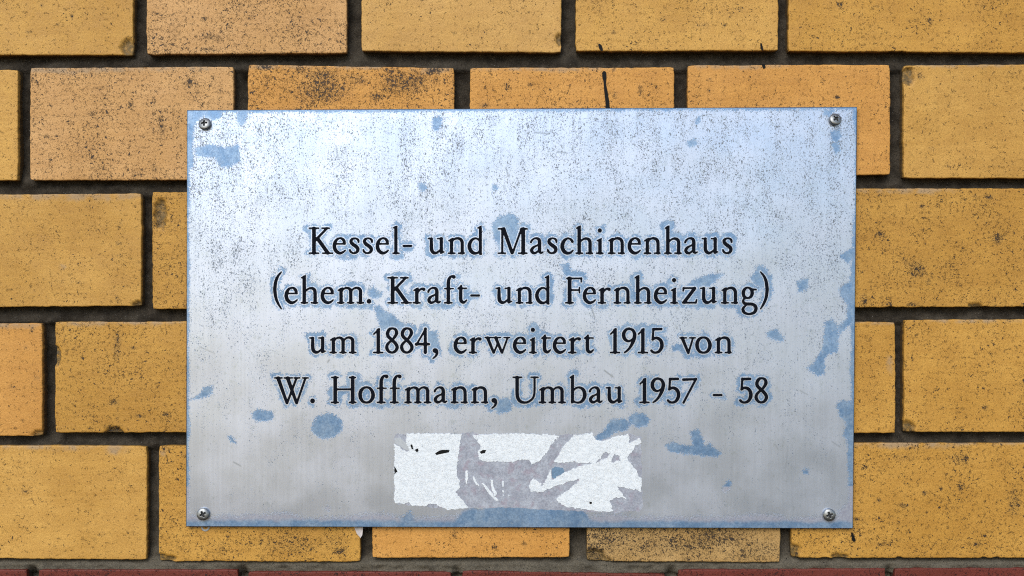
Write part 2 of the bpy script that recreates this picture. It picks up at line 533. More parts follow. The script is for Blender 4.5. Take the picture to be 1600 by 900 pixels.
# stains: x, y, rx, ry, strength (burnt crust and soot with a shape of their own)
STAINS = [(500, 118, 26, 12, .9), (500, 140, 45, 22, .6), (560, 125, 16, 8, .7), (640, 130, 40, 18, .6), (655, 122, 10, 6, .9), (678, 110, 14, 7, 1),
          (590, 152, 10, 6, .9), (470, 110, 10, 8, .8), (415, 103, 12, 5, .9), (945, 840, 25, 22, .5), (1000, 835, 60, 16, 0.39), (1040, 850, 50, 20, 0.39), (1120, 840, 50, 20, 0.50),
          (1150, 838, 20, 8, 0.55), (1180, 860, 40, 16, 0.39), (930, 860, 20, 18, .6), (460, 850, 60, 18, .4), (530, 860, 12, 6, .8), (520, 842, 30, 10, .4),
          (112, 25, 3, 5, 1.2), (45, 50, 6, 3, 1), (65, 8, 4, 4, .9), (91, 38, 3, 2, .9), (330, 58, 16, 4, .6), (325, 78, 14, 4, .8), (320, 30, 5, 4, .9), (296, 128, 4, 6, 1.1),
          (78, 165, 4, 3, 1), (205, 165, 4, 8, .8), (145, 178, 6, 4, .8), (72, 214, 5, 3, .9), (107, 190, 4, 6, .7), (240, 165, 3, 16, .5), (253, 200, 4, 26, .6), (242, 265, 8, 6, .7), (342, 150, 3, 18, .4),
          (184, 530, 5, 12, .9), (183, 550, 5, 14, .8), (183, 466, 4, 6, .8), (209, 544, 5, 3, 1.1), (178, 628, 8, 6, 1.), (217, 650, 5, 3, 1.1), (258, 648, 7, 3, 1.), (183, 650, 3, 14, .4), (177, 672, 12, 6, 1.),
          (185, 380, 4, 3, 1), (186, 400, 5, 2, .8), (188, 350, 3, 8, .5), (122, 441, 4, 3, .9), (98, 419, 4, 3, .7), (40, 543, 4, 3, .9), (58, 590, 4, 3, .9), (50, 517, 4, 5, .9), (18, 606, 5, 4, .6),
          (40, 768, 7, 3, 1.), (14, 763, 3, 3, .9), (110, 745, 3, 3, .8), (31, 720, 3, 2, .8), (345, 857, 6, 4, .8), (160, 835, 6, 4, .5),
          (1560, 373, 9, 8, 1.), (1546, 308, 8, 3, 1.1), (1524, 307, 5, 2, .9), (1441, 322, 5, 4, .9), (1375, 366, 6, 4, 1.1), (1358, 335, 4, 4, .6), (1435, 420, 14, 12, .8), (1416, 410, 5, 8, .6), (1450, 440, 3, 6, .8), (1350, 470, 6, 9, 1.),
          (1425, 476, 8, 4, 1.), (1390, 476, 6, 4, .7), (1482, 259, 4, 2, 1.1), (1455, 231, 5, 3, .8), (1453, 32, 4, 5, 1.), (1312, 8, 4, 4, 1.1), (1419, 32, 4, 2, .9), (1370, 10, 6, 3, .6), (1438, 120, 5, 6, 1.), (1450, 142, 3, 4, .8),
          (1308, 152, 5, 4, 1.1), (1270, 162, 3, 4, .8), (1352, 730, 5, 4, .9), (1411, 790, 9, 3, 1.1), (1445, 771, 6, 3, 1.1), (1374, 782, 4, 4, 1.1), (1500, 761, 4, 6, 1.), (1470, 763, 3, 4, .9), (1500, 718, 16, 8, .6), (1584, 787, 10, 22, .6),
          (1410, 717, 20, 6, .4), (1340, 811, 4, 3, .8), (1380, 850, 20, 4, .4), (1525, 850, 8, 4, .8), (1540, 638, 7, 4, .7), (1472, 637, 3, 2, 1), (1490, 574, 1.5, 4, 1), (1522, 544, 2, 4, 1.1), (1425, 560, 3, 4, .7),
          (1132, 40, 4, 3, 1.1), (1155, 14, 8, 3, .8), (1095, 40, 14, 3, .5), (959, 50, 3, 3, 1.1), (1035, 30, 8, 4, .6), (1000, 140, 4, 8, 1.), (960, 148, 5, 6, .8), (828, 133, 5, 3, 1.), (758, 164, 8, 4, 1.1), (792, 136, 5, 6, .9), (1109, 124, 3, 3, 1), (1108, 141, 3, 3, 1),
          (710, 52, 4, 2, .7), (772, 855, 4, 5, 1.), (710, 833, 4, 6, .8), (820, 851, 4, 5, .9)]
CHIPS = [(202, 76, 11, 13), (250, 335, 9, 22), (88, 555, 6, 14), (1418, 120, 9, 13), (1417, 668, 12, 10), (178, 676, 12, 7), (1236, 862, 14, 12),
         (925, 872, 24, 12), (1525, 478, 10, 4), (874, 62, 5, 9), (217, 478, 10, 8), (60, 678, 8, 5), (255, 873, 16, 6), (1312, 870, 12, 4)]
PALE = [(95, 109, 60, 5), (200, 107, 60, 5), (290, 106, 50, 4), (70, 306, 90, 6), (180, 304, 40, 8), (440, 103, 50, 4), (560, 104, 40, 3), (680, 108, 30, 6), (850, 107, 80, 4), (140, 504, 40, 4), (230, 503, 50, 4),
        (1150, 103, 70, 4), (1420, 297, 60, 5), (1500, 102, 60, 3), (1520, 500, 60, 4), (1380, 503, 30, 4), (180, 699, 14, 9), (60, 697, 80, 5), (1420, 694, 90, 5), (1540, 692, 60, 4), (1390, 570, 5, 10), (253, 700, 6, 9), (1330, 500, 60, 4), (98, 418, 5, 3), (20, 508, 40, 4)]
RAGGED = {4: 1.0, 15: 1.0, 26: 1.3, 21: .8, 23: .5, 11: .4}


def make_brick(k, b):
    xl, xr, ytl, ytr, ybl, ybr, tint, dens = b
    w, h = xr - xl, max(ybl, ybr) - min(ytl, ytr)
    R = 2.0

    def lines(L, step):
        n = int(L / step)
        mid = np.linspace(R + 2, L - R - 2, max(n, 4))
        e = np.array([0.0, 0.25, 0.7, 1.3, R])
        return np.concatenate([e, mid, L - e[::-1]]) / L
    red = tint is RD
    st_ = 12 if k >= N_SEEN else (9 if red else 3.0)
    us, vs = lines(w, st_), lines(h, st_)
    U, V = np.meshgrid(us, vs, indexing='ij')
    X = xl + U * w
    top = ytl + (ytr - ytl) * U
    bot = ybl + (ybr - ybl) * U
    Y = top + (bot - top) * V
    # uneven arrises: wobble dies out towards the middle of the face
    dl, dr, dt, db = U * w, (1 - U) * w, V * h, (1 - V) * h
    rg = RAGGED.get(k, 0.25)

    def fade(d):
        return np.exp(-d / 7.0)
    sd = 31 * (k % 3)
    X = X + fade(dl) * (1.3 * fbm(Y / 22.0 + k, X * 0 + 3.3, sd) + 0.5 * vnoise(Y / 4.0, X * 0 + k, 3)) * 0.9
    X = X + fade(dr) * (1.3 * fbm(Y / 22.0 + 7 * k, X * 0 + 9.3, sd + 4) + 0.5 * vnoise(Y / 4.0, X * 0 + 40 + k, 5)) * 0.9
    Y = Y + fade(dt) * (0.7 * fbm(X / 45.0 + k, Y * 0 + 1.3, sd + 6) + 0.4 * vnoise(X / 7.0, Y * 0 + k, 8))
    Y = Y + fade(db) * (0.6 * fbm(X / 45.0 + 5 * k, Y * 0 + 5.7, sd + 9)
                        - rg * 4.5 * np.clip(fbm(X / 19.0, Y * 0 + 3 * k, 11, 4) - 0.18, 0, 1) + 0.4 * vnoise(X / 6.0, Y * 0 + k, 12))
    # rounded corners
    for du, dv, sx, sy in ((dl, dt, 1, 1), (dr, dt, -1, 1), (dl, db, 1, -1), (dr, db, -1, -1)):
        c = np.clip(1 - (du + dv) / 12.0, 0, 1) ** 2
        X = X + sx * c * 1.0
        Y = Y + sy * c * 1.0
    d = np.minimum(np.minimum(dl, dr), np.minimum(dt, db))
    Ym = np.where(d < R, R - np.sqrt(np.clip(R * R - (R - np.minimum(d, R)) ** 2, 0, None)), 0) * S * 0.9
    Ym = Ym + 0.00022 * fbm(X / 60.0, Y / 60.0, 14) + 0.00010 * fbm(X / 14.0, Y / 14.0, 17)
    stain = np.zeros_like(X)
    chip = np.zeros_like(X)
    pale = np.zeros_like(X)
    wob = 1 + 0.5 * fbm(X / 6.0, Y / 6.0, 20)
    for (sx, sy, rx, ry, st) in STAINS:
        if xl - 30 < sx < xr + 30 and ytl - 30 < sy < ybl + 30:
            q = np.hypot((X - sx) / rx, (Y - sy) / ry) * wob
            stain = np.maximum(stain, st * np.clip(1.35 - q, 0, 1))
    for (sx, sy, rx, ry) in PALE:
        if xl - 20 < sx < xr + 20 and ytl - 20 < sy < ybl + 20:
            q = np.hypot((X - sx) / rx, (Y - sy) / ry) * wob
            pale = np.maximum(pale, np.clip(1.5 - q, 0, 0.8))
    for (sx, sy, rx, ry) in CHIPS:
        if xl - 30 < sx < xr + 30 and ytl - 30 < sy < ybl + 30:
            q = np.hypot((X - sx) / rx, (Y - sy) / ry) * (1 + 0.35 * fbm(X / 5.0, Y / 5.0, 23))
            c = np.clip((1.15 - q) * 6, 0, 1)
            chip = np.maximum(chip, c)
            Ym = Ym + c * (0.0022 + 0.0006 * fbm(X / 4.0, Y / 4.0, 26))
    Ym = Ym + 0.0002 * np.clip(stain - 0.9, 0, 1)
    xs = (X - 800) * S
    zs = (450 - Y) * S - WINV
    nu, nv = U.shape
    front = np.stack([xs, Ym, zs], -1).reshape(-1, 3)
    idx = np.arange(nu * nv).reshape(nu, nv)
    ring = np.concatenate([idx[:, 0], idx[-1, 1:], idx[-2::-1, -1], idx[0, -2:0:-1]])
    back = front[ring].copy()
    back[:, 1] = 0.030
    V3 = np.concatenate([front, back])
    q = np.stack([idx[:-1, :-1], idx[:-1, 1:], idx[1:, 1:], idx[1:, :-1]], -1).reshape(-1, 4)
    m = len(ring)
    r2 = np.arange(m) + nu * nv
    side = np.stack([ring, np.roll(ring, -1), np.roll(r2, -1), r2], -1)
    me = bpy.data.meshes.new('brick')
    me.from_pydata(V3.tolist(), [], np.concatenate([q, side]).tolist())
    for nm, arr in (('stain', stain), ('chip', chip), ('pale', pale)):
        a = me.attributes.new(nm, 'FLOAT', 'POINT')
        a.data.foreach_set('value', np.concatenate([arr.reshape(-1), np.zeros(m)]).astype(np.float32))
    me.polygons.foreach_set('use_smooth', np.array([True] * len(q) + [False] * m))
    me.update()
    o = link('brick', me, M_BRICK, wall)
    j = 1 + 0.035 * math.sin(k * 12.9)
    o.color = (tint[0] * j, tint[1] * j, tint[2] * j, dens)
    if red:
        o['label'] = 'red brick of the lower courses'
    return o


bricks = [make_brick(k, b) for k, b in enumerate(BR)]

# mortar: one uneven recessed sheet behind the brick faces
gx = np.arange(-560, 2000, 4.0)
gy = np.arange(-270, 1240, 3.0)
GX, GY = np.meshgrid(gx, gy, indexing='ij')
dep = 0.0076 + 0.0011 * fbm(GX / 60.0, GY / 40.0, 40) + 0.0009 * fbm(GX / 9.0, GY / 9.0, 43) + 0.00035 * vnoise(GX / 3.5, GY / 3.5, 46)
# bed joints slope: fuller at their lower edge; some squeezed-out lumps at the crossings
for yc in (95, 291, 491, 687):
    low = np.clip((GY - (yc - 6)) / 14.0, 0, 1) * (np.abs(GY - yc) < 16)
    dep = dep - 0.0030 * low * (0.8 + 0.5 * fbm(GX / 30.0, GY / 30.0, 50))
for (lx, ly, rx, ry, a) in [(217, 92, 22, 14, .003), (41, 284, 14, 9, .004), (555, 90, 18, 14, .0035), (888, 92, 18, 14, .0035), (372, 108, 12, 10, .002),
                            (1224, 92, 12, 12, .002), (1400, 286, 16, 10, .003), (700, 108, 22, 8, .003), (180, 292, 26, 8, .002), (75, 500, 14, 10, .002), (239, 478, 12, 14, .003), (1405, 682, 14, 12, .003), (240, 870, 16, 14, .003), (570, 876, 16, 10, .003),
                            (905, 870, 16, 18, .003), (1228, 870, 20, 16, .003), (1310, 865, 8, 6, .002), (238, 690, 14, 10, .002), (250, 340, 8, 20, .0025)]:
    dep = dep - a * np.exp(-((GX - lx) / rx) ** 2 - ((GY - ly) / ry) ** 2)
last = np.clip((GY - 872) / 10.0, 0, 1) * (GY < 900)
dep = dep - last * (0.0062 + 0.0022 * fbm(GX / 22.0, GY / 7.0, 53, 4))
for hx in (48, 380, 714, 1050, 1391):       # open holes between the red bricks
    dep = dep + 0.006 * np.exp(-((GX - hx) / 7) ** 2 - ((GY - 896) / 9) ** 2)
dep = dep + 0.005 * np.exp(-((GX - 382) / 5) ** 2 - ((GY - 122) / 5) ** 2) + 0.004 * np.exp(-((GX - 885) / 10) ** 2 - ((GY - 874) / 4) ** 2)
dep = np.clip(dep, 0.0010, 0.02)
light = np.clip((GY - 868) / 14.0, 0, 1) + 0.30 * np.clip((GY - 680) / 120.0, 0, 1) + 0.25 * (np.clip(fbm(GX / 40.0, GY / 20.0, 56), 0, 1))
light = np.clip(light, 0, 1)
n0, n1 = GX.shape
V3 = np.stack([(GX - 800) * S, dep, (450 - GY) * S - WINV], -1).reshape(-1, 3)
idx = np.arange(n0 * n1).reshape(n0, n1)
q = np.stack([idx[:-1, :-1], idx[:-1, 1:], idx[1:, 1:], idx[1:, :-1]], -1).reshape(-1, 4)
me = bpy.data.meshes.new('mortar')
me.from_pydata(V3.tolist(), [], q.tolist())
a = me.attributes.new('light', 'FLOAT', 'POINT')
a.data.foreach_set('value', light.reshape(-1).astype(np.float32))
me.polygons.foreach_set('use_smooth', np.ones(len(q), bool))
me.update()
link('mortar', me, M_MORTAR, wall)


# black tar drips on single bricks (thin raised blobs)
def drip(pts, brick_index):
    pts = np.array(pts, float)
    x0, x1 = pts[:, 0].min() - 8, pts[:, 0].max() + 8
    y0, y1 = pts[:, 1].min() - 8, pts[:, 1].max() + 8
    xs, ys = np.arange(x0, x1, 0.7), np.arange(y0, y1, 0.7)
    X, Y = np.meshgrid(xs, ys, indexing='ij')
    F = sdf_stroke(catmull(pts, 6), X, Y) + 0.5 * fbm(X / 3.0, Y / 3.0, 60)
    # contour runs in picture sense (y down): flip so that faces look outwards
    me = sheet_mesh('tar_drip', F[:, ::-1], xs, ys[::-1], lambda x, y: in_wall(P(x, y, -0.0004)), 0.0012)
    o = link('tar_drip', me, M_TAR, bricks[brick_index])
    return o


drip([(944, 114, 3.0), (944.5, 120, 3.2), (945, 130, 1.8), (947, 145, 2.6), (949, 160, 3.0), (950, 172, 3.6)], 8)
drip([(937, 70, 1.8), (938.5, 74, 2.8), (940, 78, 1.8)], 3)
drip([(1189, 68, 0.8), (1190, 73, 1.8), (1191, 77, 1.5)], 3)
drip([(1193, 102, 2.4), (1194, 105, 2.4)], 9)
drip([(1331, 833, 0.9), (1333, 840, 2.4), (1334, 844, 2.4)], 26)

# ------------------------------------------------------------------ plaque: glyph strokes (tenths of a pixel, y up from the baseline)
def L(x0, y0, x1, y1, r0, r1=None):
    return (False, [(x0, y0, r0), (x1, y1, r0 if r1 is None else r1)])


def C(*p):
    return (True, list(p))


def serif(a, b, y=11, r=10.5):
    return L(a + r, y, b - r, y, r)


PAR = C((125, 492, 9), (75, 430, 17), (40, 350, 22), (25, 250, 24), (25, 190, 24), (40, 90, 21), (75, 0, 17), (125, -82, 9))
G = {
    'K': [L(85, 15, 85, 398, 27), serif(2, 168), serif(2, 168, 402), L(285, 398, 112, 218, 17), serif(200, 335, 402), L(145, 235, 300, 18, 27), serif(212, 385)],
    'e': [L(35, 157, 190, 157, 11), C((180, 165, 17), (176, 200, 22), (150, 233, 19), (110, 246, 13), (65, 225, 18), (35, 180, 24), (24, 120, 26), (38, 65, 27), (75, 25, 25), (115, 12, 21), (160, 28, 15), (193, 56, 10))],
    's': [C((147, 186, 13), (140, 218, 17), (110, 240, 13), (72, 242, 13), (38, 222, 20), (30, 188, 24), (55, 153, 26), (95, 125, 27), (127, 95, 27), (136, 62, 24), (118, 28, 19), (80, 12, 14), (45, 18, 14), (22, 38, 16), (12, 62, 13))],
    'l': [L(55, 15, 55, 408, 23), L(14, 408, 70, 432, 8), serif(0, 115)],
    '-': [L(16, 125, 134, 125, 16)],
    'u': [C((55, 236, 20), (55, 150, 24), (56, 90, 25), (64, 50, 26), (88, 22, 24), (118, 14, 20), (150, 26, 15), (185, 55, 12)), L(8, 238, 65, 240, 9), L(210, 238, 210, 30, 23), L(150, 238, 220, 240, 9), L(202, 12, 250, 32, 9)],
    'n': [L(55, 15, 55, 215, 23), L(14, 206, 75, 242, 9), C((70, 205, 12), (105, 234, 14), (150, 244, 18), (193, 230, 22), (215, 200, 24), (221, 165, 23), (222, 90, 23), (222, 15, 23)), serif(-2, 118), serif(155, 262)],
    'd': [L(195, 8, 195, 405, 22), L(155, 405, 208, 434, 8), C((188, 205, 12), (140, 240, 13), (95, 238, 16), (52, 205, 22), (27, 150, 26), (26, 100, 27), (48, 48, 27), (85, 16, 24), (125, 10, 18), (160, 22, 14), (190, 48, 13)), L(200, 5, 208, -4, 10)],
    'M': [L(73, 15, 73, 390, 15), serif(0, 132), L(12, 392, 100, 392, 11), L(95, 388, 224, 22, 27, 24), L(236, 15, 368, 380, 14), L(400, 15, 400, 388, 28), serif(320, 468), L(365, 392, 458, 392, 11), L(224, 22, 226, 6, 18, 8)],
    'a': [C((17, 182, 15), (28, 208, 14), (60, 236, 12), (100, 244, 16), (135, 230, 22), (150, 192, 25), (150, 120, 25), (150, 60, 24), (156, 30, 20), (176, 15, 14), (204, 30, 9)), C((145, 150, 11), (100, 127, 12), (55, 102, 18), (28, 65, 23), (32, 35, 23), (60, 14, 20), (95, 20, 15), (140, 55, 12))],
    'c': [C((183, 190, 18), (168, 216, 18), (135, 240, 13), (100, 240, 15), (55, 205, 23), (28, 145, 27), (28, 95, 28), (50, 45, 28), (90, 16, 24), (125, 12, 19), (165, 28, 14), (195, 58, 9))],
    'h': [L(55, 15, 55, 408, 25), L(14, 402, 72, 434, 9), C((70, 190, 12), (110, 224, 13), (155, 240, 17), (200, 228, 22), (221, 195, 24), (225, 155, 24), (225, 90, 24), (225, 15, 24)), serif(-2, 116), serif(156, 272)],
    'i': [L(60, 15, 60, 205, 25), L(18, 206, 80, 238, 9), serif(-2, 116), L(57, 365, 57, 366, 30)],
    '(': [PAR],
    ')': [(True, [(135 - x, y, r) for x, y, r in PAR[1]])],
    'm': [L(58, 15, 58, 215, 24), L(14, 206, 78, 242, 9), C((75, 205, 12), (110, 234, 13), (150, 243, 16), (190, 228, 21), (208, 195, 24), (210, 140, 24), (210, 15, 24)), C((225, 205, 12), (262, 236, 13), (305, 245, 17), (345, 228, 22), (361, 195, 24), (362, 140, 24), (362, 15, 24)), serif(-2, 112), serif(152, 266), serif(302, 420)],
    '.': [L(35, 34, 35, 35, 34)],
    'r': [L(62, 15, 62, 212, 25), L(18, 206, 82, 240, 9), C((75, 175, 14), (105, 210, 14), (140, 230, 16), (172, 222, 24)), serif(-2, 124)],
    'f': [C((65, 15, 25), (65, 180, 25), (65, 320, 25), (73, 372, 23), (95, 412, 18), (125, 427, 15), (150, 418, 21)), L(150, 415, 151, 415, 25), L(8, 232, 142, 232, 9), serif(-2, 132)],
    't': [C((50, 235, 23), (48, 150, 25), (48, 80, 25), (56, 42, 26), (80, 20, 22), (105, 21, 17), (140, 52, 10)), L(8, 230, 58, 284, 8), L(50, 235, 58, 270, 22, 12), L(12, 238, 138, 238, 10)],
    'F': [L(70, 15, 70, 392, 28), L(30, 392, 252, 392, 12), L(254, 394, 251, 338, 11, 9), L(70, 210, 218, 210, 12), L(223, 252, 223, 166, 9), serif(0, 134)],
    'z': [L(25, 241, 205, 241, 12), L(196, 232, 38, 24, 24), L(15, 13, 218, 13, 13), L(26, 240, 20, 198, 11), L(217, 14, 230, 56, 11)],
    'g': [C((95, 248, 13), (48, 225, 20), (25, 170, 25), (40, 110, 22), (92, 85, 14), (142, 107, 20), (163, 160, 25), (148, 218, 21), (95, 248, 13)), L(150, 220, 222, 218, 12), C((58, 95, 12), (32, 65, 14), (24, 30, 19), (48, 0, 21), (105, -8, 22), (170, -12, 22), (214, -45, 24), (222, -90, 24), (190, -143, 21), (115, -164, 16), (45, -145, 20), (20, -98, 22), (32, -60, 17), (66, -28, 12))],
    '1': [L(80, 15, 80, 360, 25), L(12, 300, 95, 380, 11), serif(0, 160)],
    '8': [C((112, 388, 15), (65, 370, 22), (37, 315, 24), (47, 265, 24), (92, 220, 24), (140, 175, 24), (178, 125, 24), (185, 80, 24), (155, 30, 20), (105, 11, 16), (55, 30, 20), (26, 80, 24), (35, 135, 20), (80, 185, 17), (130, 230, 18), (168, 285, 22), (178, 325, 24), (160, 370, 20), (112, 388, 15))],
    '4': [L(24, 130, 172, 380, 13), L(165, 14, 165, 380, 24, 20), L(22, 142, 220, 142, 19)],
    ',': [L(40, 42, 41, 42, 34), C((58, 42, 28), (72, 5, 21), (55, -42, 14), (12, -80, 9))],
    'w': [L(10, 245, 250, 245, 9), L(305, 245, 392, 245, 9), L(50, 238, 140, 14, 23, 18), L(148, 12, 206, 150, 12), L(178, 238, 270, 14, 23, 18), L(278, 12, 360, 238, 13)],
    '9': [C((110, 385, 14), (165, 362, 20), (194, 310, 25), (194, 260, 26), (176, 190, 25), (132, 102, 19), (85, 45, 15), (40, 12, 11)), C((110, 385, 14), (60, 365, 20), (27, 310, 25), (30, 250, 26), (60, 205, 22), (105, 188, 15), (150, 212, 11), (180, 235, 10))],
    '5': [L(50, 375, 172, 378, 18), L(50, 378, 38, 218, 14, 16), C((38, 212, 14), (75, 236, 18), (120, 233, 22), (163, 200, 24), (182, 145, 26), (175, 85, 25), (140, 30, 20), (85, 9, 16), (40, 20, 17), (18, 42, 17))],
    'v': [L(10, 240, 110, 240, 9), L(160, 240, 250, 240, 9), L(46, 236, 138, 10, 24, 18), L(143, 5, 212, 235, 13)],
    'o': [C((128, 246, 15), (70, 228, 20), (32, 170, 26), (30, 95, 26), (65, 30, 21), (125, 9, 15), (185, 28, 20), (224, 90, 26), (224, 160, 26), (185, 226, 20), (128, 246, 15))],
    'W': [L(12, 393, 125, 393, 10), L(162, 393, 285, 393, 10), L(318, 393, 400, 393, 10), L(450, 393, 534, 393, 10), L(66, 388, 200, 8, 27, 20), L(206, 0, 350, 385, 15), L(215, 388, 350, 8, 27, 20), L(357, 0, 490, 385, 15)],
    'H': [L(67, 12, 67, 398, 26), L(340, 12, 340, 398, 26), serif(-2, 124), serif(280, 400), serif(4, 120, 400), serif(284, 392, 400), L(67, 215, 340, 215, 13)],
    'U': [C((75, 398, 25), (75, 260, 25), (76, 140, 25), (90, 72, 25), (130, 24, 22), (190, 8, 17), (250, 20, 15), (310, 64, 15), (340, 125, 15), (347, 220, 15), (347, 398, 15)), serif(4, 155, 403), serif(284, 412, 403)],
    'b': [L(40, 22, 40, 405, 22), L(5, 400, 58, 432, 9), C((60, 205, 12), (105, 238, 13), (155, 242, 16), (205, 213, 23), (230, 150, 27), (224, 85, 26), (185, 27, 20), (130, 7, 14), (85, 15, 12), (50, 30, 14)), L(36, 20, 30, 4, 14, 8)],
    '7': [L(18, 366, 212, 374, 19, 14), L(216, 378, 20, 6, 15)],
}
LINES = [
    (396.7, [('K', 482), ('e', 520), ('s', 545.5), ('s', 566.5), ('e', 587.3), ('l', 613), ('-', 629), ('u', 668.5), ('n', 700), ('d', 731), ('M', 777.5), ('a', 828), ('s', 854.8), ('c', 876), ('h', 899.5),
             ('i', 931.5), ('n', 950), ('e', 981), ('n', 1006), ('h', 1038), ('a', 1069), ('u', 1096.5), ('s', 1128.5)]),
    (474.2, [('(', 427), ('e', 444.8), ('h', 469.8), ('e', 501.2), ('m', 527), ('.', 573), ('K', 605), ('r', 645), ('a', 667.5), ('f', 694), ('t', 715), ('-', 734.8), ('u', 774.2), ('n', 806), ('d', 836.5), ('F', 883),
             ('e', 910.8), ('r', 934.5), ('n', 959), ('h', 991), ('e', 1022), ('i', 1047.5), ('z', 1065.5), ('u', 1094), ('n', 1127), ('g', 1159), (')', 1187.5)]),
    (551.9, [('u', 483), ('m', 515), ('1', 583), ('8', 601.8), ('8', 625), ('4', 648), (',', 675.5), ('e', 709), ('r', 732.8), ('w', 757), ('e', 801.7), ('i', 827), ('t', 846), ('e', 864), ('r', 888), ('t', 913),
             ('1', 953), ('9', 972), ('1', 996.5), ('5', 1016), ('v', 1061.5), ('o', 1086.5), ('n', 1117)]),
    (629.8, [('W', 428), ('.', 484.8), ('H', 517), ('o', 560), ('f', 589), ('f', 609.5), ('m', 632), ('a', 677.5), ('n', 704.5), ('n', 736.3), (',', 767.5), ('U', 800.5), ('m', 842), ('b', 890.5), ('a', 920), ('u', 946.5),
             ('1', 999), ('9', 1016.8), ('5', 1042), ('7', 1066), ('-', 1113.8), ('5', 1155), ('8', 1179)]),
]


def glyph_sdf(ch, X, Y):
    """X, Y in tenths of a pixel; smooth union gives the bracketed serifs"""
    F = None
    for smooth, pts in G[ch]:
        closed = smooth and pts[0] == pts[-1]
        pp = catmull(pts[:-1] if closed else pts, 7, closed) if smooth else pts
        d = sdf_stroke(pp, X, Y)
        if F is None:
            F = d
        else:
            k = 14.0
            hh = np.clip(k - np.abs(F - d), 0, None) / k
            F = np.minimum(F, d) - hh * hh * k * 0.25
    return F


# ------------------------------------------------------------------ plaque: sheet with worn lacquer
PB, PF = -0.0014, -0.0036               # back and front of the sheet
QUAD = [(293, 173), (1338.3, 168), (1332, 825), (291.5, 822)]      # TL TR BR BL
plaque = thing('information_plaque', 'worn silver metal plaque with black German lettering screwed to the yellow bricks', 'plaque', P(800, 822, PB))
PO = Vector(plaque.location)


def in_plq(pt):
    return (pt[0] - PO.x, pt[1] - PO.y, pt[2] - PO.z)


NU, NV = 698, 436
U, V = np.meshgrid(np.linspace(0, 1, NU), np.linspace(0, 1, NV), indexing='ij')


def quad(i):
    return (QUAD[0][i] * (1 - U) + QUAD[1][i] * U) * (1 - V) + (QUAD[3][i] * (1 - U) + QUAD[2][i] * U) * V


PX, PY = quad(0), quad(1)

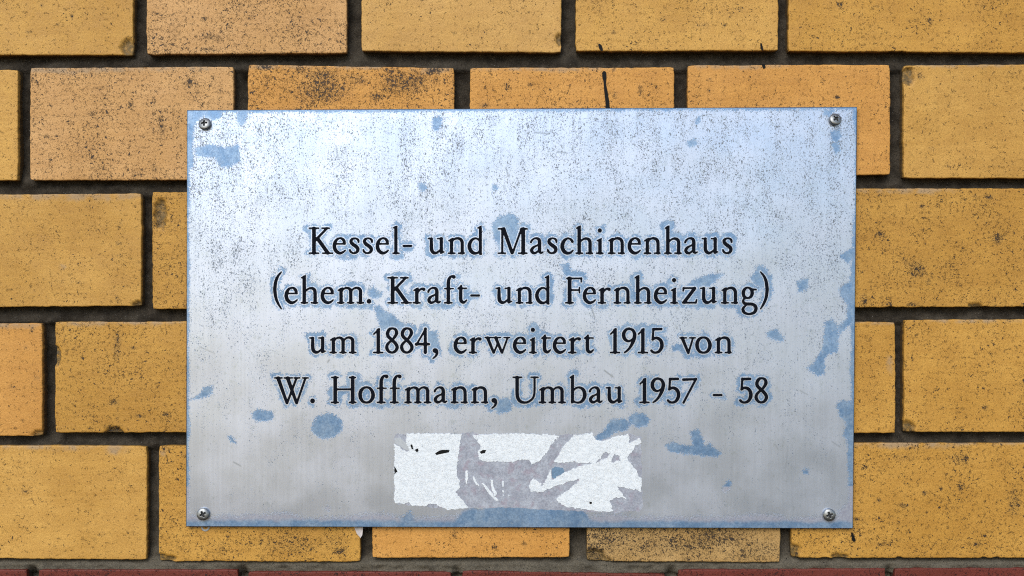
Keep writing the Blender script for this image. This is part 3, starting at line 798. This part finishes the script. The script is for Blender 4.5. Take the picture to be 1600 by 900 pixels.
BLUE_FOOT = [(712, 812), (722, 800), (738, 793), (752, 796), (772, 790), (800, 792), (818, 788), (842, 793), (866, 792), (890, 797), (906, 795), (917, 802), (922, 812), (916, 840), (712, 840)]
PATCH = [
    # corner and edge losses
    [(293, 172), (346, 172), (346, 183), (333, 188), (318, 181), (308, 190), (303, 200), (300, 235), (303, 250), (300, 262), (292, 268)],
    [(305, 232), (330, 226), (352, 231), (372, 227), (375, 252), (360, 260), (344, 260), (336, 246), (320, 245), (306, 241)],
    [(372, 172), (386, 172), (384, 190), (376, 197), (371, 186)],
    [(677, 184), (690, 181), (690, 196), (682, 206), (676, 200)],
    [(1286, 172), (1306, 171), (1296, 181), (1288, 180)],
    [(1298, 205), (1312, 202), (1315, 213), (1309, 221), (1299, 219)],
    [(1300, 224), (1310, 222), (1313, 236), (1305, 240)],
    [(770, 350), (782, 338), (800, 334), (811, 343), (809, 360), (816, 380), (800, 390), (780, 385), (772, 372)],
    [(876, 414), (888, 411), (893, 422), (905, 424), (912, 433), (890, 436), (882, 428)],
    [(585, 479), (593, 477), (601, 488), (613, 490), (621, 500), (631, 506), (627, 516), (605, 518), (597, 514), (592, 504), (588, 490)],
    [(668, 518), (683, 517), (685, 535), (690, 552), (678, 560), (669, 545)],
    [(574, 456), (583, 447), (590, 455), (599, 458), (596, 463), (582, 466)],
    [(1070, 447), (1085, 437), (1096, 433), (1113, 428), (1130, 429), (1121, 436), (1113, 443), (1108, 448), (1090, 449)],
    [(1066, 452), (1094, 452), (1092, 464), (1072, 463)],
    [(1173, 434), (1187, 420), (1196, 425), (1197, 448), (1190, 452), (1180, 444)],
    [(1150, 478), (1161, 476), (1162, 496), (1152, 490)],
    [(1049, 543), (1058, 538), (1072, 536), (1070, 544), (1052, 549)],
    [(1033, 513), (1041, 511), (1042, 517), (1033, 521)],
    [(777, 627), (791, 621), (800, 630), (798, 641), (779, 646), (775, 639)],
    [(487, 665), (494, 652), (510, 645), (525, 649), (535, 659), (533, 673), (522, 682), (508, 686), (494, 681), (488, 673)],
    [(394, 646), (404, 640), (416, 642), (428, 644), (426, 655), (412, 658), (398, 657)],
    [(295, 625), (310, 618), (319, 606), (333, 603), (331, 616), (315, 622)],
    [(930, 684), (945, 672), (956, 656), (974, 654), (986, 660), (980, 671), (958, 677), (945, 688), (932, 689)],
    [(981, 655), (990, 646), (1004, 646), (1015, 655), (1012, 664), (996, 667), (985, 662)],
    [(1040, 696), (1050, 691), (1072, 697), (1083, 696), (1081, 684), (1080, 674), (1090, 671), (1097, 684), (1101, 697), (1109, 692), (1113, 699), (1126, 707), (1121, 714), (1105, 713), (1086, 710), (1060, 708), (1044, 704)],
    [(1130, 760), (1138, 751), (1143, 753), (1138, 766), (1131, 769)],
    [(1255, 736), (1259, 732), (1263, 735), (1262, 740), (1257, 740)],
    [(1289, 504), (1300, 499), (1309, 510), (1310, 530), (1308, 550), (1296, 552), (1288, 562), (1288, 582), (1280, 588), (1262, 576), (1276, 562), (1286, 545), (1288, 525)],
    [(1198, 520), (1212, 514), (1224, 526), (1222, 533), (1210, 531), (1200, 526)],
    [(1312, 450), (1322, 443), (1338, 438), (1338, 500), (1322, 512), (1312, 522), (1310, 510), (1324, 498), (1325, 475), (1313, 462)],
    [(1308, 632), (1316, 626), (1334, 630), (1334, 700), (1326, 690), (1318, 680), (1324, 660), (1312, 650)],
    [(1322, 680), (1334, 680), (1334, 740), (1329, 722)],
    [(1310, 800), (1325, 786), (1334, 780), (1333, 826), (1312, 826)],
    [(356, 680), (364, 684), (369, 693), (361, 690)],
    [(508, 795), (513, 791), (516, 796), (511, 798)],
    [(625, 812), (640, 799), (650, 812), (646, 823), (622, 823)],
    BLUE_FOOT,
    [(654, 288), (664, 286), (666, 296), (657, 298)],
    [(770, 290), (777, 288), (778, 297), (770, 298)],
    [(1072, 222), (1086, 217), (1090, 226), (1078, 229)], [(1087, 190), (1093, 182), (1094, 190), (1088, 195)],
    [(1085, 436), (1115, 430), (1112, 443), (1088, 447)],
    [(1312, 400), (1335, 385), (1337, 400), (1325, 412)], [(1245, 440), (1262, 436), (1262, 452), (1248, 455)],
    [(865, 700), (872, 706), (868, 712)],
]
peel = np.full(PX.shape, -30.0)
for poly in PATCH:
    p = np.array(poly, float)
    m = (PX > p[:, 0].min() - 14) & (PX < p[:, 0].max() + 14) & (PY > p[:, 1].min() - 14) & (PY < p[:, 1].max() + 14)
    peel[m] = np.maximum(peel[m], -sdf_poly(poly, PX[m], PY[m]) + 0.4)
# worn margins
e_top = (3.2 + 1.5 * fbm(PX / 18.0, PY * 0, 70)) - V * 655
e_left = (3.6 + 2.6 * fbm(PY / 35.0, PX * 0 + 4, 73)) - U * 1044
e_right = (2.0 + 5.0 * np.clip(fbm(PY / 45.0, PX * 0 + 8, 76) + 0.1, -0.3, 1) + 3.0 * (V > 0.4)) - (1 - U) * 1044
e_bot = (17.0 + 7.0 * fbm(PX / 40.0, PY * 0 + 2, 79)) - (1 - V) * 655
for e in (e_top, e_left, e_right):
    peel = np.maximum(peel, e)
peel = np.maximum(peel, e_bot * 0.55)
# lacquer lost around every letter, except a thin rim left right at the strokes
low = fbm(PX / 26.0, PY / 22.0, 82)
letter_d = np.full(PX.shape, 60.0)
for base, items in LINES:
    for ch, x0 in items:
        w = max(x for _, pts in G[ch] for x, _, _ in pts) / 10
        m = (PX > x0 - 14) & (PX < x0 + w + 18) & (PY > base - 62) & (PY < base + 32)
        letter_d[m] = np.minimum(letter_d[m], glyph_sdf(ch, (PX[m] - x0) * 10, (base - PY[m]) * 10) / 10)
halo = (4.3 + 5.5 * low + 4.5 * fbm(PX / 9.0, PY / 9.0, 88) + 2.5 * np.clip(fbm(PX / 60.0, PY / 30.0, 130), 0, 1)) - letter_d
peel = np.maximum(peel, halo)
peel = np.where(letter_d < 1.2, np.minimum(peel, -14.0), peel)

wear = np.clip(1.10 - 1.25 * V, 0.0, 1.0) ** 0.8
wear = wear + 0.35 * np.exp(-((PX - 330) / 60) ** 2) * np.clip(1 - V * 1.2, 0, 1) + 0.25 * np.exp(-((PX - 370) / 70) ** 2 - ((PY - 420) / 70) ** 2)
wear = wear + 0.30 * np.exp(-((PX - 1310) / 40) ** 2 - ((PY - 440) / 60) ** 2) + 0.25 * np.exp(-((PX - 665) / 12) ** 2 - ((PY - 300) / 40) ** 2)
wear = wear - 0.12
bd = (1 - V) * 655
inblue = -sdf_poly(BLUE_FOOT, PX, PY)
mauve = np.clip((bd - 7 - 3 * fbm(PX / 12.0, PY / 12.0, 85)) / 6.0, 0, 0.9) * (PY > 760) * np.clip(1 - (inblue + 3) / 6.0, 0, 1) * np.clip((np.abs(PX - 636) - 6) / 8.0, 0.15, 1)
SCR = [(944.5, 579, 958, 589, .7), (525, 228, 528, 246, .7), (835, 207, 858, 209, .8), (856, 208, 862, 204, .7), (871, 237, 886, 239, .8), (1231, 700, 1226, 740, .2), (1300, 690, 1312, 698, .35), (1212, 695, 1216, 703, .3), (512, 566, 515, 562, .8),
       (365, 722, 376, 728, .6), (925, 483, 929, 495, .8), (765, 180, 775, 196, .5), (312, 542, 335, 552, .4), (1250, 610, 1262, 617, .4), (790, 262, 795, 276, .7), (505, 190, 525, 189, .4)]
scratch = np.zeros(PX.shape)
for x0, y0, x1, y1, s in SCR:
    d = sdf_stroke([(x0, y0, .5), (x1, y1, .3)], PX, PY)
    scratch = np.maximum(scratch, s * np.clip(1.2 - d, 0, 1))

f = (D + PF) / D
V3 = np.stack([(PX - 800) * S * f - PO.x, np.full(PX.shape, PF - PO.y), (450 - PY) * S * f - PO.z], -1).reshape(-1, 3)
idx = np.arange(NU * NV).reshape(NU, NV)
ring = np.concatenate([idx[:, 0], idx[-1, 1:], idx[-2::-1, -1], idx[0, -2:0:-1]])
bev = V3[ring].copy()
cen = V3.mean(0)
out = np.sign(bev - cen)
bev[:, 0] = bev[:, 0] + np.where(np.isin(ring, np.concatenate([idx[0], idx[-1]])), out[:, 0], 0) * 0.00040
bev[:, 2] = bev[:, 2] + np.where(np.isin(ring, np.concatenate([idx[:, 0], idx[:, -1]])), out[:, 2], 0) * 0.00040
bev[:, 1] += 0.00025
back = bev.copy()
back[:, 1] = 0.0
m = len(ring)
r1 = np.arange(m) + NU * NV
r2 = r1 + m
q = np.stack([idx[:-1, :-1], idx[:-1, 1:], idx[1:, 1:], idx[1:, :-1]], -1).reshape(-1, 4)
sb = np.stack([ring, np.roll(ring, -1), np.roll(r1, -1), r1], -1)
sd_ = np.stack([r1, np.roll(r1, -1), np.roll(r2, -1), r2], -1)
me = bpy.data.meshes.new('plate')
me.from_pydata(np.concatenate([V3, bev, back]).tolist(), [], np.concatenate([q, sb, sd_]).tolist() + [r2[::-1].tolist()])
me.materials.append(M_PLATE)
me.materials.append(M_EDGE)
mi = np.zeros(len(me.polygons), np.int32)
mi[len(q):] = 1
me.polygons.foreach_set('material_index', mi)
for nm, arr, fill in (('peel', peel, 4.0), ('wear', wear, 0.0), ('mauve', mauve, 0.0), ('scratch', scratch, 0.0)):
    a = me.attributes.new(nm, 'FLOAT', 'POINT')
    a.data.foreach_set('value', np.concatenate([arr.reshape(-1), np.full(2 * m, fill)]).astype(np.float32))
me.update()
link('plate', me, None, plaque)

# letters
LF = PF - 0.00012
glyph_mesh = {}
for base, items in LINES:
    for ch, x0 in items:
        if ch not in glyph_mesh:
            allp = [p for _, pts in G[ch] for p in pts]
            xa, xb = min(p[0] - p[2] for p in allp) - 20, max(p[0] + p[2] for p in allp) + 20
            ya, yb = min(p[1] - p[2] for p in allp) - 20, max(p[1] + p[2] for p in allp) + 20
            xs, ys = np.arange(xa, xb, 5.0), np.arange(ya, yb, 5.0)
            X, Y = np.meshgrid(xs, ys, indexing='ij')
            F = glyph_sdf(ch, X, Y) - 3.0
            k = S * 0.1 * (D + LF) / D
            glyph_mesh[ch] = sheet_mesh('letter', F, xs, ys, lambda x, y: (x * k, 0.0, y * k), 0.00018)
            glyph_mesh[ch].materials.append(M_INK)
        o = link('letter', glyph_mesh[ch], None, plaque)
        o.location = in_plq(P(x0, base, LF))


# screws: pan heads with a real cross recess
def screw_mesh(turn, deep=1.0):
    R, H = 9.6 * S, 0.0027
    rs = np.concatenate([np.linspace(0, 0.93, 30), [0.97, 1.0]])
    na = 72
    verts, faces, mats = [], [], []
    for i, r in enumerate(rs):
        for j in range(na):
            a = 2 * math.pi * j / na
            x, z = r * math.cos(a), r * math.sin(a)
            hgt = H * (0.52 + 0.48 * math.sqrt(max(0, 1 - (r * 0.97) ** 2)))
            ca, sa = math.cos(turn), math.sin(turn)
            u, v = abs(x * ca + z * sa), abs(-x * sa + z * ca)
            d = min(max(u - 0.50, v - 0.13), max(u - 0.13, v - 0.50), max(u + v - 0.36, -1))
            rec = min(max((0.02 - d) / 0.07, 0), 1)
            hgt -= rec * 0.00115 * deep * (1 - 0.45 * r)
            verts.append((x * R, -hgt, z * R))
    nr = len(rs)
    for i in range(nr - 1):
        for j in range(na):
            f4 = [i * na + j, (i + 1) * na + j, (i + 1) * na + (j + 1) % na, i * na + (j + 1) % na]
            faces.append(f4)
    base = len(verts)
    for k, (r, y) in enumerate([(1.0, -H * 0.28), (0.95, -0.0001), (0.5, 0.0004)]):
        for j in range(na):
            a = 2 * math.pi * j / na
            verts.append((r * R * math.cos(a), y, r * R * math.sin(a)))
    rows = [(nr - 1) * na, base, base + na, base + 2 * na]
    for a0, b0 in zip(rows[:-1], rows[1:]):
        for j in range(na):
            faces.append([a0 + j, b0 + j, b0 + (j + 1) % na, a0 + (j + 1) % na])
    # shank through the plate into the brick
    tip = len(verts)
    for j in range(na):
        a = 2 * math.pi * j / na
        verts.append((0.42 * R * math.cos(a), 0.022, 0.42 * R * math.sin(a)))
    for j in range(na):
        faces.append([rows[-1] + j, tip + j, tip + (j + 1) % na, rows[-1] + (j + 1) % na])
    me = bpy.data.meshes.new('screw')
    me.from_pydata(verts, [], faces)
    me.materials.append(M_STEEL)
    me.materials.append(M_RECESS)
    for p in me.polygons:
        c = p.center
        x, z = c.x / R, c.z / R
        r = math.hypot(x, z)
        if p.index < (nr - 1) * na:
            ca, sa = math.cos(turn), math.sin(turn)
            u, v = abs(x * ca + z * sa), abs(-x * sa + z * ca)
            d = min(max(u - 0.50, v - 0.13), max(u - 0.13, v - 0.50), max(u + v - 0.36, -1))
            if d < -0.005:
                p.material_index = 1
        p.use_smooth = True
    me.update()
    return me


for px, py, turn, tx, tz in [(321, 195, 0.10, 20, 6), (1304, 188, 0.6, 18, -9), (318, 803, 0.45, 6, -3), (1295, 804, 0.35, 2, 3)]:
    o = link('screw', screw_mesh(turn), None, plaque)
    o.location = in_plq(P(px, py, PF - 0.0002))
    o.rotation_euler = (math.radians(-tx), 0, math.radians(-tz))

# ------------------------------------------------------------------ torn sticker on the plaque
sticker = thing('torn_sticker', 'torn white paper sticker scraped off the lower middle of the plaque', 'sticker', P(809, 797, PF))
KO = Vector(sticker.location)


def in_stk(pt):
    return (pt[0] - KO.x, pt[1] - KO.y, pt[2] - KO.z)


def zz(pts, ox=800, oy=675, s=4.0):
    return [(ox + x / s, oy + y / s) for x, y in pts]


def flat_piece(name, polys, holes, mat, yf, thick, rough_amp, rough_scale, seed, step=0.8, parent=None):
    allp = np.array([p for poly in polys for p in poly], float)
    xs = np.arange(allp[:, 0].min() - 6, allp[:, 0].max() + 6, step)
    ys = np.arange(allp[:, 1].min() - 6, allp[:, 1].max() + 6, step)[::-1]
    X, Y = np.meshgrid(xs, ys, indexing='ij')
    F = np.full(X.shape, 1e9)
    for poly in polys:
        F = np.minimum(F, sdf_poly(poly, X, Y))
    for poly in holes:
        F = np.maximum(F, -sdf_poly(poly, X, Y))
    F = F + rough_amp * fbm(X / rough_scale, Y / rough_scale, seed)
    me = sheet_mesh(name, F, xs, ys, lambda x, y: in_stk(P(x, y, yf)), thick)
    return link(name, me, mat, parent or sticker)


flat_piece('adhesive_residue', [[(617, 678), (720, 680), (722, 676), (742, 676), (750, 680), (868, 681), (890, 678), (903, 681), (930, 690), (985, 678), (1002, 682), (1003, 762), (1004, 790), (1000, 801), (985, 798), (962, 802),
                                  (900, 798), (860, 797), (800, 793), (740, 794), (690, 794), (640, 790), (617, 786)]], [], M_GLUE, PF - 0.00003, 0.00003, 2.0, 7.0, 90, 1.0)
paper_y = PF - 0.00026
flat_piece('paper_remnant', [[(616, 694), (622, 697), (632, 704), (642, 706), (638, 698), (634, 690), (635, 678), (660, 677), (700, 677.5), (722, 679), (719, 688), (717, 705), (714, 730), (713, 742), (718, 752), (717.5, 765), (711, 768),
                               (722, 781), (731, 794), (715, 795), (700, 796), (690, 793), (683, 788), (672, 787), (664, 791), (645, 790), (638, 785), (632, 788), (616, 785.5)]], [], M_PAPER, paper_y, 0.00025, 2.4, 3.0, 91)
flat_piece('paper_remnant', [[(737, 680), (800, 677), (868, 680), (873, 682), (862, 695), (850, 713), (840, 722), (830, 727), (826, 719), (812, 718), (800, 722), (788, 722), (775, 721), (755, 720), (748, 717), (747, 705), (750, 697), (746, 688)]],
           [], M_PAPER, paper_y, 0.00025, 2.6, 3.0, 93)
flat_piece('paper_remnant', [zz([(385, 20), (500, 5), (520, 45), (560, 60), (640, 30), (725, 15), (735, 70), (800, 40), (805, 75), (775, 85), (750, 120), (715, 160), (735, 185), (760, 215), (780, 240), (785, 265), (808, 290), (808, 372),
                                 (760, 360), (730, 355), (655, 338), (710, 415), (640, 410), (610, 430), (635, 495), (600, 500), (500, 490), (330, 465), (265, 420), (370, 350), (440, 290), (400, 300), (300, 330), (180, 375), (110, 375),
                                 (108, 330), (130, 285), (180, 320), (185, 345), (240, 240), (245, 300), (330, 255), (420, 215), (500, 195), (440, 192), (380, 185), (310, 192), (258, 188), (290, 140), (340, 70)])],
           [zz([(530, 190), (580, 125), (612, 130), (590, 165)]), zz([(615, 195), (640, 140), (678, 145), (675, 178)])], M_PAPER, paper_y, 0.00025, 2.4, 3.0, 95)
for k, pts in enumerate([[(727, 736), (731, 734), (731.5, 748), (728.5, 758), (727, 748)], [(738, 744), (741, 745), (745, 753), (749.5, 760), (744, 757), (740, 751)], [(753, 755), (757, 756), (766, 767), (772, 774), (780, 783), (774, 782), (764, 772)],
                         [(766.5, 749), (770, 750), (772, 763), (777, 772), (773, 776), (768, 764)], [(784, 751), (787.5, 751), (787, 760), (785.5, 765)], [(785, 766), (787, 766), (786.5, 775)], [(794, 773), (798, 775), (795, 776)]]):
    flat_piece('paper_shred', [pts], [], M_PAPER, paper_y, 0.00025, 1.0, 2.0, 97 + k, 0.5)
for k, pts in enumerate([[(641, 695), (644, 694), (646, 702), (643.5, 702)], [(648, 703), (653, 700.5), (654, 704), (651.5, 707.5)], [(679.5, 708), (686, 704.5), (690, 703), (702.5, 703), (701, 707), (690, 709), (682, 711)],
                         [(749.5, 706), (754, 703), (760, 703), (757.5, 708), (752, 709)], [(616.3, 728), (618, 731), (620.8, 736.5), (618, 739), (616.3, 742)], [(921, 784), (925, 784.5), (924.5, 788), (921, 787)]]):
    flat_piece('black_fleck', [pts], [], M_TAR, PF - 0.00034, 0.00010, 0.4, 2.0, 110 + k, 0.5)
flat_piece('paint_trace', [[(862, 733), (868, 729), (880, 731), (882, 738), (873, 743), (866, 749), (862, 746)]], [], simple('blue_trace', (0.16, 0.26, 0.38), 0.5, 0.3), PF - 0.00007, 0.00006, 1.2, 3.0, 119, 0.6)
flat_piece('folded_corner', [[(617, 684), (624, 684), (634, 691), (642, 704), (634, 703), (624, 697), (617, 692)]], [], simple('grey_backing', (0.45, 0.47, 0.48), 0.7, 0.0, 0.08), PF - 0.00012, 0.0001, 0.5, 3.0, 120, 0.6)

# ------------------------------------------------------------------ bits behind the lower edge of the plaque
me = bpy.data.meshes.new('wall_plug')
vs, fs, na = [], [], 40
prof = [(2.6e-3, 0.012), (2.6e-3, -0.0002), (2.1e-3, -0.00035), (1.5e-3, -0.0002), (1.5e-3, 0.012)]
c = P(321, 823.5, 0)
for r, y in prof:
    for j in range(na):
        a = 2 * math.pi * j / na
        vs.append((r * math.cos(a), y, r * math.sin(a)))
for i in range(len(prof) - 1):
    for j in range(na):
        fs.append([i * na + j, i * na + (j + 1) % na, (i + 1) * na + (j + 1) % na, (i + 1) * na + j])
me.from_pydata(vs, [], fs)
me.update()
plug = link('wall_plug', me, M_PLUG)
plug.location = c
plug['label'] = 'grey plastic wall plug peeking out under the plaque by its lower left screw'
plug['category'] = 'wall plug'

xs = np.arange(548, 573, 0.6)
ys = np.arange(812, 844, 0.6)[::-1]
X, Y = np.meshgrid(xs, ys, indexing='ij')
F = sdf_poly([(552, 815), (568, 815), (566.5, 836), (563.5, 839.5), (558, 834), (554.5, 826)], X, Y) + 0.5 * fbm(X / 4.0, Y / 4.0, 125)
O = Vector(P(560, 820, -0.0003))
me = sheet_mesh('paper_scrap', F, xs, ys, lambda x, y: (P(x, y, 0)[0] - O.x, -0.0001 - 0.0009 * max(0, (y - 824) / 15.0) ** 1.5, P(x, y, 0)[2] - O.z), 0.00025)
scrap = link('paper_scrap', me, M_SCRAP)
scrap.location = O
scrap['label'] = 'small dirty white paper scrap hanging out below the lower edge of the plaque'
scrap['category'] = 'paper scrap'
